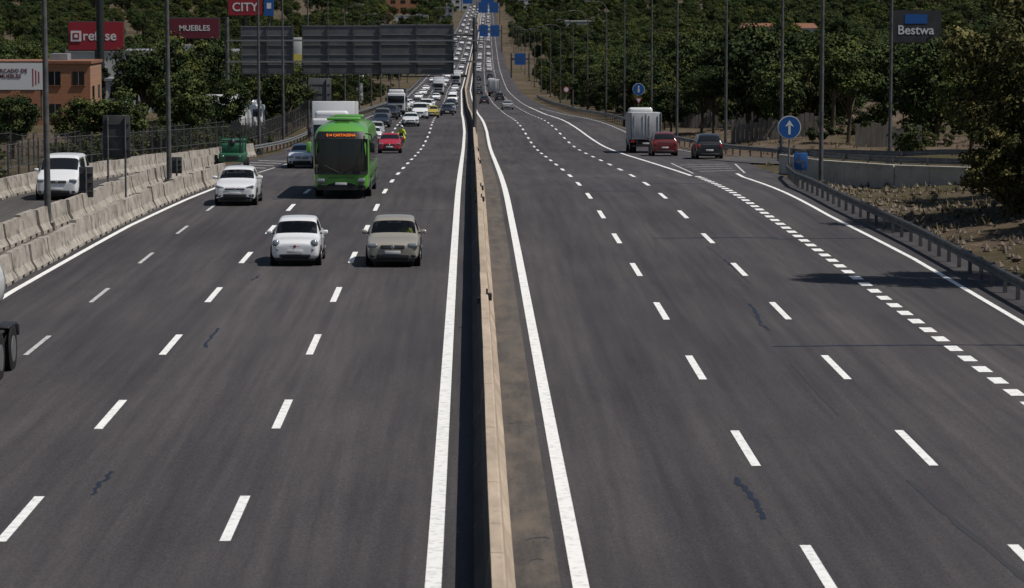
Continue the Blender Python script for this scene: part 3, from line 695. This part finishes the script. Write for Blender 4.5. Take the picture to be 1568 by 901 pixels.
def gen_car(L,W,H,hz,nz,yc,yr,ye,yt,dz,rwf=.74,wr=.31,lev=2,wf=.72,wb=.68,sedan=False,grille=1,style='x',van=False,lowblack=False,inter=None):
    h=W/2; mb=MB(); S=[]; zb=.2
    S.append((0,h*.80,.30,.42,nz-.16,nz-.08,h*.52)); S.append((.05,h*.89,.24,.45,nz-.07,nz-.01,h*.62)); S.append((.24,h*.965,zb,.5,nz+.02,nz+.08,h*.74))
    S.append((yc*.62,h*.99,zb,.53,hz-.11,hz-.055,h*.80)); S.append((yc,h,zb,.55,hz-.07,hz,h*.88))
    S.append((yr,h,zb,.55,hz-.03,H-.045,h*rwf)); S.append((yr+.3,h,zb,.55,hz-.02,H-.005,h*rwf))
    mid=(yr+.3+ye)/2; 
    S.append((mid-.05,h,zb,.55,hz-.01,H,h*rwf)); S.append((mid+.05,h,zb,.55,hz-.01,H,h*rwf)); S.append((ye,h,zb,.55,hz+.01,H-.06,h*rwf*.96))
    S.append((yt,h*.985,zb,.55,hz+.01 if not sedan else dz-.05,dz,h*.80))
    if sedan: S.append((L-.16,h*.96,.22,.52,dz-.07,dz-.01,h*.74))
    S.append((L-.05,h*.92,.24,.5,dz-.16,dz-.09,h*.66)); S.append((L,h*.84,.3,.48,dz-.28,dz-.22,h*.55))
    typ=['p','p','p','p','w','c','c','p','c','r']+['p']*6
    vs=[];fs=[];ms=[]; 
    for (y,w,b,zm,zbt,zt,rw) in S:
        dt=zt-zbt; half=[(0,b),(w*.8,b),(w*.965,b+.08),(w,zm),(w*.97,zbt),(w*.93 if dt<.2 else w*.925,zbt+min(.035,dt*.4)),(rw,zt-min(.05,dt*.3)),(rw*.84,zt-.004),(0,zt+.018)]
        ring=half+[(-x,z) for x,z in half[-2:0:-1]]
        vs+=[(x,y,z) for x,z in ring]
    n=16
    for i in range(len(S)-1):
        for k in range(n):
            seg=k if k<8 else 15-k; t=typ[i]; m=0
            if t=='w' and seg in(6,7): m=G_
            if t=='r' and seg in(6,7): m=G_
            if t=='c' and seg==5: m=G_
            if seg==0: m=T_
            if lowblack and seg==1: m=T_
            fs.append((i*n+k,i*n+(k+1)%n,(i+1)*n+(k+1)%n,(i+1)*n+k)); ms.append(m)
    fs.append(tuple(range(n))[::-1]); ms.append(0); fs.append(tuple(range((len(S)-1)*n,len(S)*n))); ms.append(0)
    mb.sub(vs,fs,ms,lev)
    wheels(mb,h,(wf,L-wb),wr)
    mb.rbox((0,.10,.24),(W*.80,.16,.12),.03,T_)
    if style=='small':
        for s in(-1,1):
            mb.ell((s*h*.76,.10,nz-.04),(.13,.10,.13),HL); mb.ell((s*h*.70,.045,nz-.24),(.055,.05,.055),HL)
        mb.rbox((0,.02,nz-.14),(.36,.03,.03),.01,CH); mb.rbox((0,.012,.36),(W*.62,.06,.10),.02,T_); mb.ell((0,.01,nz-.13),(.05,.03,.05),VI['sign_red'])
    elif style=='suv':
        for s in(-1,1):
            M=Matrix.Rotation(s*-.28,3,'Y'); mb.rbox((s*h*.70,.10,nz-.05),(.40,.16,.10),.035,HL,M=M); mb.rbox((s*h*.78,.05,.46),(.24,.08,.12),.03,T_); mb.ell((s*h*.78,.02,.46),(.05,.04,.04),HL)
        mb.rbox((0,.01,nz-.12),(W*.48,.05,.06),.02,T_); mb.rbox((0,.0,.42),(W*.56,.07,.22),.04,T_); mb.ell((0,-.01,nz-.10),(.07,.03,.05),CH)
    else:
        for s in(-1,1):
            mb.rbox((s*h*.74,.09,nz-.06),(.34,.17,.15),.05,HL); mb.rbox((s*h*.76,.03,.38),(.16,.06,.10),.03,T_)
        mb.rbox((0,.005,nz-.10),(W*.44,.06,.12),.025,T_); mb.box((0,-.028,nz-.10),(W*.40,.01,.015),CH); mb.rbox((0,.0,.36),(W*.60,.07,.17),.03,T_); mb.ell((0,-.025,nz-.10),(.07,.02,.055),CH)
    mb.rbox((0,-.03,.50 if style!='suv' else .56),(.52,.02,.115),.006,PL)
    mb.tube([(-.05,yc+.03,hz+.03),(-.55*h,yc+.14,hz+.095)],.012,5,T_); mb.tube([(.5*h,yc+.03,hz+.025),(.02,yc+.14,hz+.11)],.012,5,T_)
    mb.box((0,yc-.02,hz+.012),(W*.72,.06,.012),T_)
    for s in(-1,1):
        mb.rbox((s*(h+.10),yc+.42,hz+.08),(.20,.11,.14),.045,0); mb.box((s*(h-.01),yc+.43,hz+.04),(.12,.06,.05),T_); mb.box((s*(h+.10),yc+.478,hz+.08),(.15,.01,.09),G_)
    for s in (-1,1):
        for yy in (yc+.28,mid,ye-.05): mb.box((s*(h-.001),yy,.62),(.012,.012,.62),T_)
        mb.box((s*h,mid-.2,hz-.16),(.03,.16,.03),0 if not van else T_); mb.box((s*h*.995,L/2,.24),(.02,L*.5,.09),T_)
    for s in(-1,1): mb.rbox((s*h*.80,L-.06,dz-.22),(.2,.12,.26),.04,TL)
    mb.rbox((0,L+.005,.62),(.5,.02,.12),.006,PL); mb.rbox((0,L-.01,.34),(W*.7,.06,.14),.03,T_); mb.box((0,L-.03,dz-.12),(W*.5,.03,.03),CH)
    if inter:
        D=VI['dashboard']; I=VI['seat_fabric']
        mb.box((0,(yc+ye)/2+.2,.55),(W*.84,ye-yc-.1,.5),D); mb.rbox((0,yc+.33,hz-.06),(W*.80,.5,.16),.05,D)
        mb.box((0,ye-.12,.95),(W*.66,.12,.55),D)
        for s in(-1,1): 
            mb.rbox((s*.36,yr+.75,.98),(.44,.14,.62),.05,I); mb.rbox((s*.36,yr+.78,hz+.32),(.24,.10,.18),.04,I)
        mb.tube([(.36+.17*math.cos(a),yc+.62+.06*math.sin(a),hz+.02+.16*math.sin(a)) for a in [k*math.pi/5 for k in range(11)]],.014,5,T_)
        mb.rbox((0,yr+.12,H-.16),(.2,.03,.06),.01,T_)
        bust(mb,.36,yr+.58,.62,inter)
    return mb
def center(mb,L):
    mb.v=[(x,y-L/2,z) for x,y,z in mb.v]; return mb
def M_(nm,L,*a,**k):
    mb=gen_car(L,*a,**k); center(mb,L); return (mb.mesh(nm,VMC if k.get('inter') else VM),L)
SMALL=M_('small_hatch',3.55,1.66,1.53,.96,.80,.90,1.42,3.0,3.38,.98,rwf=.76,wr=.30,style='small',wf=.62,wb=.58,inter='shirt')
HATCHN=M_('hatchn',4.02,1.78,1.55,.99,.78,1.05,1.72,3.35,3.85,1.02,rwf=.76,wr=.31,inter='hi_vis_vest')
SUVN=M_('suv',4.38,1.80,1.60,1.08,.86,1.10,1.85,3.7,4.25,1.12,rwf=.72,wr=.35,style='suv',wf=.85,wb=.8,lowblack=True,inter='shirt')
HATCH=M_('hatch',4.02,1.76,1.53,1.02,.78,1.05,1.75,3.35,3.85,1.02,rwf=.72,wr=.31)
SEDAN=M_('sedan',4.5,1.8,1.45,.97,.74,1.2,1.95,3.3,3.95,.99,rwf=.70,wr=.32,sedan=True)
BSUV=M_('big_suv',4.6,1.86,1.74,1.15,.90,1.15,1.8,4.2,4.5,1.12,rwf=.78,wr=.37,style='suv')
VAN=M_('van',4.9,1.94,1.98,1.22,.92,.80,1.45,4.65,4.84,1.2,rwf=.84,wr=.34,van=True)
LOWS=[M_('lh',4.02,1.76,1.53,1.02,.78,1.05,1.75,3.35,3.85,1.02,lev=1),M_('ls',4.5,1.8,1.45,.97,.74,1.2,1.95,3.3,3.95,.99,sedan=True,lev=1),M_('lv',4.9,1.94,1.98,1.22,.92,.80,1.45,4.65,4.84,1.2,rwf=.84,van=True,lev=1)]
def drive(name,M,X,Y,color,away=False,tilt=True,col=None):
    me,L=M; yc=Y+L/2; sl=math.atan((zr(yc+1.5)-zr(yc-1.5))/3)
    return put(name,me,(X+cx(yc),yc,zr(yc)),math.pi if away else 0,-sl if away else sl,col,1,color)
WHT=(.74,.75,.76); BEI=(.30,.275,.235); REDC=(.42,.015,.03); DK=(.012,.014,.018); GRY=(.10,.105,.11); SIL=(.36,.37,.38)
drive('small_hatchback_car',SMALL,-5.80,92.6,WHT)
drive('hatchback_car',HATCHN,-2.56,92.2,BEI)
drive('suv_car',SUVN,-10.15,121.0,WHT)
drive('sedan_car',SEDAN,-10.1,168.5,WHT)
drive('hatchback_car',HATCH,-6.15,214,REDC)
drive('van',VAN,-18.4,125,WHT)
drive('suv_car',BSUV,14.1,203,(.14,.012,.014),True); drive('suv_car',BSUV,16.4,192,DK,True)
drive('sedan_car',SEDAN,-8.7,248,WHT); drive('hatchback_car',HATCH,-8.9,262,SIL)
for X,Y,M,c in [(-6.2,296,SEDAN,WHT),(-9.2,292,SEDAN,DK),(-9.4,304,BSUV,GRY),(-5.7,335,VAN,WHT),(-9.2,330,BSUV,DK),(-9.3,352,SEDAN,DK),(-4.4,345,HATCH,(.45,.36,.05)),(-2.6,372,HATCH,DK),(-2.3,400,SEDAN,SIL),(-9.1,395,HATCH,WHT),(-5.7,384,SEDAN,DK),(-2.4,445,HATCH,DK),(-5.8,412,VAN,WHT),(-9.3,425,BSUV,WHT),(-2.3,480,SEDAN,DK)]:
    drive('car',M,X,Y,c)
for X,Y,M,c in [(6.6,440,SEDAN,SIL),(3.6,520,HATCH,DK),(7.0,560,BSUV,DK),(3.4,640,SEDAN,DK),(3.7,720,HATCH,GRY),(7.1,760,VAN,WHT),(3.5,820,SEDAN,DK),(7,850,HATCH,DK)]: drive('car',M,X,Y,c,True)
def bus():
    L=12.0; mb=MB(); prof=[(0,.36),(1.12,.36),(1.245,.46),(1.265,1.1),(1.262,2.0),(1.24,2.75),(1.16,3.12),(.85,3.36),(0,3.46)]
    st=[(.10,.84,2.75),(.14,.90,2.9),(.34,.985,3.12),(.8,1.0,3.36),(1.4,1,3.46),(6,1,3.46),(11.6,1,3.46),(11.95,.96,3.3),(12,.9,3.1)]
    vs=[];fs=[];ms=[]
    for y,sx,zt in st:
        half=[]
        for x,z in prof:
            z2=z if z<=2.0 else 2.0+(z-2.0)*(zt-2.0)/1.46
            half.append((x*sx,z2))
        vs+=[(x,y,z) for x,z in half+[(-x,z) for x,z in half[-2:0:-1]]]
    n=16
    for i in range(len(st)-1):
        for k in range(n): fs.append((i*n+k,i*n+(k+1)%n,(i+1)*n+(k+1)%n,(i+1)*n+k)); seg=k if k<8 else 15-k; ms.append(T_ if seg==0 else BG)
    fs.append(tuple(range(n))[::-1]); ms.append(BG); fs.append(tuple(range((len(st)-1)*n,len(st)*n))); ms.append(BG)
    mb.sub(vs,fs,ms,2)
    def panel(w0,w1,z0,z1,y0,y1,bu,mat,n=16,pw=4,m=5,ez=1.5):
        vs=[];fs=[]
        for j in range(m+1):
            t=j/m; w=w0+(w1-w0)*t; yy=y0+(y1-y0)*t**ez; z=z0+(z1-z0)*t
            for i in range(n+1):
                u=-1+2*i/n; vs.append((u*w,yy+bu*abs(u)**pw,z))
        for j in range(m):
            for i in range(n): a=j*(n+1)+i; fs.append((a,a+1,a+n+2,a+n+1))
        mb.add(vs,fs,mat,True)
    panel(1.20,1.19,1.20,2.66,-.03,.02,.20,G_); panel(1.17,1.02,2.665,3.0,.022,.15,.20,T_,ez=1)
    panel(1.20,1.20,1.08,1.195,-.04,-.032,.2,T_); panel(1.1,1.1,.38,.56,-.02,-.03,.14,T_)
    mb.tube([(0,-.045,1.22),(0,-.04,2.0),(0,.0,2.64)],.008,4,T_)
    for s in(-1,1):
        mb.rbox((s*.90,.06,.80),(.36,.16,.2),.06,HL); mb.rbox((s*.90,.05,.62),(.26,.14,.08),.03,T_); mb.tube([(s*.1,-.05,1.16),(s*.75,-.03,1.5)],.015,4,T_)
        mb.tube([(s*1.1,.2,2.9),(s*1.35,-.15,2.85),(s*1.42,-.22,2.6)],.03,6,T_); mb.rbox((s*1.42,-.22,2.3),(.22,.14,.48),.05,BG if s<0 else T_)
        for k in range(7):
            y0=.75+k*1.5; mb.rbox((s*1.245,y0+.73,2.05),(.05,1.46,1.1),.02,G_)
        mb.box((s*1.26,6,1.30),(.02,10.8,.06),BD); mb.box((s*1.255,6,.95),(.03,10.5,.04),T_)
        mb.box((s*1.25,6,.42),(.04,11,.1),T_)
        for k in range(6): mb.box((s*1.262,1.9+k*1.5,.85),(.012,.02,.7),T_)
    mb.rbox((0,.0,.66),(.52,.05,.11),.005,PL); mb.rbox((0,.06,.93),(1.2,.06,.05),.02,BD)
    mb.rbox((0,3.6,3.50),(1.5,2.2,.14),.06,BG); mb.rbox((0,8.6,3.5),(1.4,1.2,.14),.05,BG)
    mb.rbox((0,1.6,3.47),(.7,.7,.06),.02,T_)
    wheels(mb,1.25,(2.6,9.0),.5,.3)
    center(mb,L); return mb.mesh('bus',VM),L
BUS=bus(); bo=drive('bus',BUS,-5.78,125.6,(1,1,1))
text('514 CARTAGENA',.17,(0,-6.0+.065,2.83),AMBER,bo,name='destination_text').rotation_euler=(math.radians(90-21),0,0)
def truck(boxm,L=9,cabw=2.3,bw=2.5,H=4.0,refr=False):
    mb=MB()
    mb.rbox((0,.95,1.75),(cabw,1.9,2.5),.16,WP_,3)
    mb.rbox((0,.0,2.15),(cabw*.9,.06,.95),.025,G_); mb.rbox((0,-.0,1.25),(cabw*.7,.07,.4),.03,T_); mb.rbox((0,.0,.62),(cabw*.98,.2,.34),.06,T_)
    for s in(-1,1):
        mb.rbox((s*cabw*.40,-.06,.66),(.3,.1,.2),.04,HL); mb.rbox((s*(cabw/2+.14),.1,2.2),(.2,.12,.55),.04,T_); mb.rbox((s*cabw*.5,.95,2.2),(.04,1.0,.7),.015,G_); mb.box((s*(cabw/2+.03),.12,2.45),(.14,.04,.04),T_)
    mb.rbox((0,-.07,.9),(.5,.02,.11),.005,PL)
    mb.rbox((0,.9,3.2),(cabw*.85,1.3,.5),.2,WP_,3)
    mb.box((0,L/2,.8),(1.0,L-.6,.25),T_)
    mb.rbox((0,2.1+(L-2.1)/2,(H+1.05)/2),(bw,L-2.1,H-1.05),.03,boxm)
    for k in range(6):
        for s in (-1,1): mb.box((s*bw/2,2.2+(L-2.3)*k/5,(H+1.05)/2),(.03,.06,H-1.1),WP_)
    mb.box((0,L+.01,(H+1.05)/2),(.03,.03,H-1.3),T_)
    for s in(-1,1):
        for q in (.25,.9): mb.box((s*q,L+.02,(H+1.05)/2),(.03,.03,H-1.5),8)
        mb.box((s*bw*.42,L,.9),(.3,.1,.14),TL); mb.box((s*(bw/2-.04),L+.015,(H+1.05)/2),(.07,.03,H-1.06),T_)
    mb.box((0,L-.1,.55),(bw*.9,.08,.12),T_); mb.rbox((0,L+.01,.75),(.5,.02,.11),.005,PL)
    wheels(mb,bw/2-.05,(1.3,L-2.2),.48,.5,False,16)
    center(mb,L); return mb.mesh('truck',VM),L
TR1=truck(WP_,9,2.35,2.5,4.0); TR2=truck(TA,8,2.2,2.35,3.1); 
drive('truck',TR1,-8.25,167,(1,1,1)); drive('truck',TR2,13.4,214,(1,1,1),True); drive('truck',truck(TA,10,2.4,2.5,3.7),6.6,620,(1,1,1),True)
drive('truck',truck(T_,11,2.4,2.5,3.6),-9.3,372,(1,1,1)); q=drive('truck',TR1,-23.8,262,(1,1,1)); q.rotation_euler=(0,0,2.2)
drive('truck',TR1,-5.8,640,(1,1,1))
FT=bpy.data.collections.new('distant_traffic_source')
cols=[WHT,WHT,SIL,SIL,DK,DK,DK,GRY,BEI,REDC,(.03,.05,.12)]
for lane in (-2.3,-5.8,-9.4):
    y=(510 if lane>-3 else 465)+R.uniform(0,10)
    while y<2700:
        r=R.random(); m=LOWS[0] if r<.45 else (LOWS[1] if r<.75 else LOWS[2])
        if r>.96: m=TR1
        drive('car_instance',m,lane+R.uniform(-.2,.2),y,R.choice(cols),False,True,FT); y+=R.uniform(22,95)+(9 if m is TR1 else 0)+y*.04
for lane in (3.5,7.1):
    y=900+R.uniform(0,60)
    while y<2700: drive('car_instance',R.choice(LOWS),lane,y,R.choice(cols),True,True,FT); y+=R.uniform(45,150)
e=bpy.data.objects.new('distant_traffic',None); e.instance_type='COLLECTION'; e.instance_collection=FT; COL.objects.link(e)
mb=MB(); L=11
mb.rbox((0,1.0,1.7),(2.35,2.0,2.4),.16,WP_,3); mb.rbox((0,.0,2.1),(2.1,.06,.9),.025,G_)
mb.cyl((0,2.6,2.0),(0,L-.5,2.0),.98,.98,28,WP_); mb.ell((0,L-.5,2.0),(.98,.4,.98),WP_,24,12); mb.ell((0,2.6,2.0),(.98,.3,.98),WP_,24,12)
for y in (3.2,5.2,7.2,9.2,10.3): mb.cyl((0,y,2.0),(0,y+.07,2.0),1.0,1.0,28,CH)
mb.box((0,L/2,.85),(1.1,L-.4,.3),T_); mb.box((0,6.5,3.02),(.5,7,.05),CH)
wheels(mb,1.27,(1.4,7.8,9.6),.5,.3,False)
for s in(-1,1):
    mb.rbox((s*1.1,9.6,1.06),(.36,1.2,.06),.02,T_); mb.rbox((s*1.1,7.8,1.06),(.36,1.2,.06),.02,T_); mb.rbox((s*1.15,L-.3,.85),(.2,.1,.3),.03,T_)
center(mb,L); drive('tanker_truck',(mb.mesh('tanker',VM),L),-12.22,57.3,(1,1,1))
mb=MB(); G=VI['green_machine_paint']
mb.rbox((0,0,.75),(1.5,2.6,.5),.06,G); mb.rbox((0,.3,1.25),(1.3,1.6,.6),.08,G)
for s in(-1,1):
    for yy in(-.7,.8): mb.cyl((s*.68,yy,.34),(s*.86,yy,.34),.34,.34,16,TY)
    for yy in(-1.1,1.1): mb.box((s*.66,yy,1.45),(.07,.07,1.1),G)
    mb.rbox((s*.5,-1.32,.85),(.16,.06,.12),.025,HL)
mb.rbox((0,.5,1.72),(1.4,1.2,.1),.03,G); mb.box((0,-1.31,.72),(.7,.04,.26),T_); mb.ell((.0,-.4,1.6),(.2,.2,.25),T_); mb.cyl((.5,-.9,1.0),(.5,-.9,2.3),.05,.05,8,T_)
mb.obj('green_tractor',VM,(-14.0,166,zr(166)))
mb=MB()
for yy in(-.7,.7): mb.cyl((-.07,yy,.32),(.07,yy,.32),.32,.32,18,TY); mb.cyl((-.075,yy,.32),(.075,yy,.32),.18,.18,12,RI)
mb.ell((0,-.15,.85),(.17,.35,.17),VI['sign_red']); mb.rbox((0,.4,.82),(.24,.7,.12),.04,T_); mb.rbox((0,0,.5),(.28,.5,.35),.06,T_); mb.tube([(0,-.7,.32),(0,-.45,.98)],.04,6,CH); mb.tube([(-.36,-.3,1.05),(0,-.45,1.0),(.36,-.3,1.05)],.02,6,T_); mb.ell((0,-.6,.9),(.1,.08,.1),HL); mb.rbox((0,-.55,1.1),(.3,.05,.3),.02,G_)
mc=mb.obj('motorcycle',VM,(-5.75,236,zr(236)))
mb=MB()
J=[(0,.3,.92),(0,.25,1.2),(0,.12,1.42),(0,.08,1.52),(0,.05,1.66),(.19,.12,1.42),(.3,-.02,1.18),(.34,-.27,1.08),(-.19,.12,1.42),(-.3,-.02,1.18),(-.34,-.27,1.08),(.16,.25,.88),(.24,-.15,.78),(.2,.12,.38),(-.16,.25,.88),(-.24,-.15,.78),(-.2,.12,.38)]
E=[(0,1),(1,2),(2,3),(3,4),(2,5),(5,6),(6,7),(2,8),(8,9),(9,10),(0,11),(11,12),(12,13),(0,14),(14,15),(15,16)]
mb.skin(J,E,[.15,.16,.17,.07,.13,.09,.06,.05,.09,.06,.05,.11,.09,.06,.11,.09,.06],0)
mb.ell((0,.05,1.7),(.14,.16,.16),1); mb.ell((0,-.02,1.7),(.12,.11,.08),2); ro=mb.obj('rider',[HIVIS,WHITEP,GLASS]); ro.parent=mc
# ------------------------------------------------------------------ camera, light, world
cam=bpy.data.cameras.new('camera'); co=bpy.data.objects.new('camera',cam); COL.objects.link(co); scene.camera=co
cam.sensor_width=36; cam.lens=36*4300/1568; cam.clip_start=.5; cam.clip_end=12000
cam.dof.use_dof=True; cam.dof.focus_distance=105; cam.dof.aperture_fstop=3.5
co.location=(0,0,0); co.rotation_euler=(math.radians(90)-math.atan(450/4300),0,-math.atan(64/4300))
el=math.radians(58); az=math.radians(-13)
d=Vector((math.cos(el)*math.cos(az),math.cos(el)*math.sin(az),math.sin(el)))
sl=bpy.data.lights.new('sun','SUN'); sl.energy=4.1; sl.angle=math.radians(.5); sl.color=(1,.95,.88)
so=bpy.data.objects.new('sun',sl); COL.objects.link(so); so.rotation_euler=d.to_track_quat('Z','Y').to_euler(); so.location=(50,0,80)
w=bpy.data.worlds.new('World'); scene.world=w; w.use_nodes=True; nt=w.node_tree; bg=nt.nodes['Background']
sk=nt.nodes.new('ShaderNodeTexSky'); sk.sky_type='NISHITA'; sk.sun_disc=False; sk.sun_elevation=el; sk.sun_rotation=math.radians(103)
nt.links.new(sk.outputs[0],bg.inputs[0]); bg.inputs[1].default_value=.055
scene.view_settings.view_transform='Standard'; scene.view_settings.look='None'; scene.view_settings.exposure=0
print('trees',cnt)
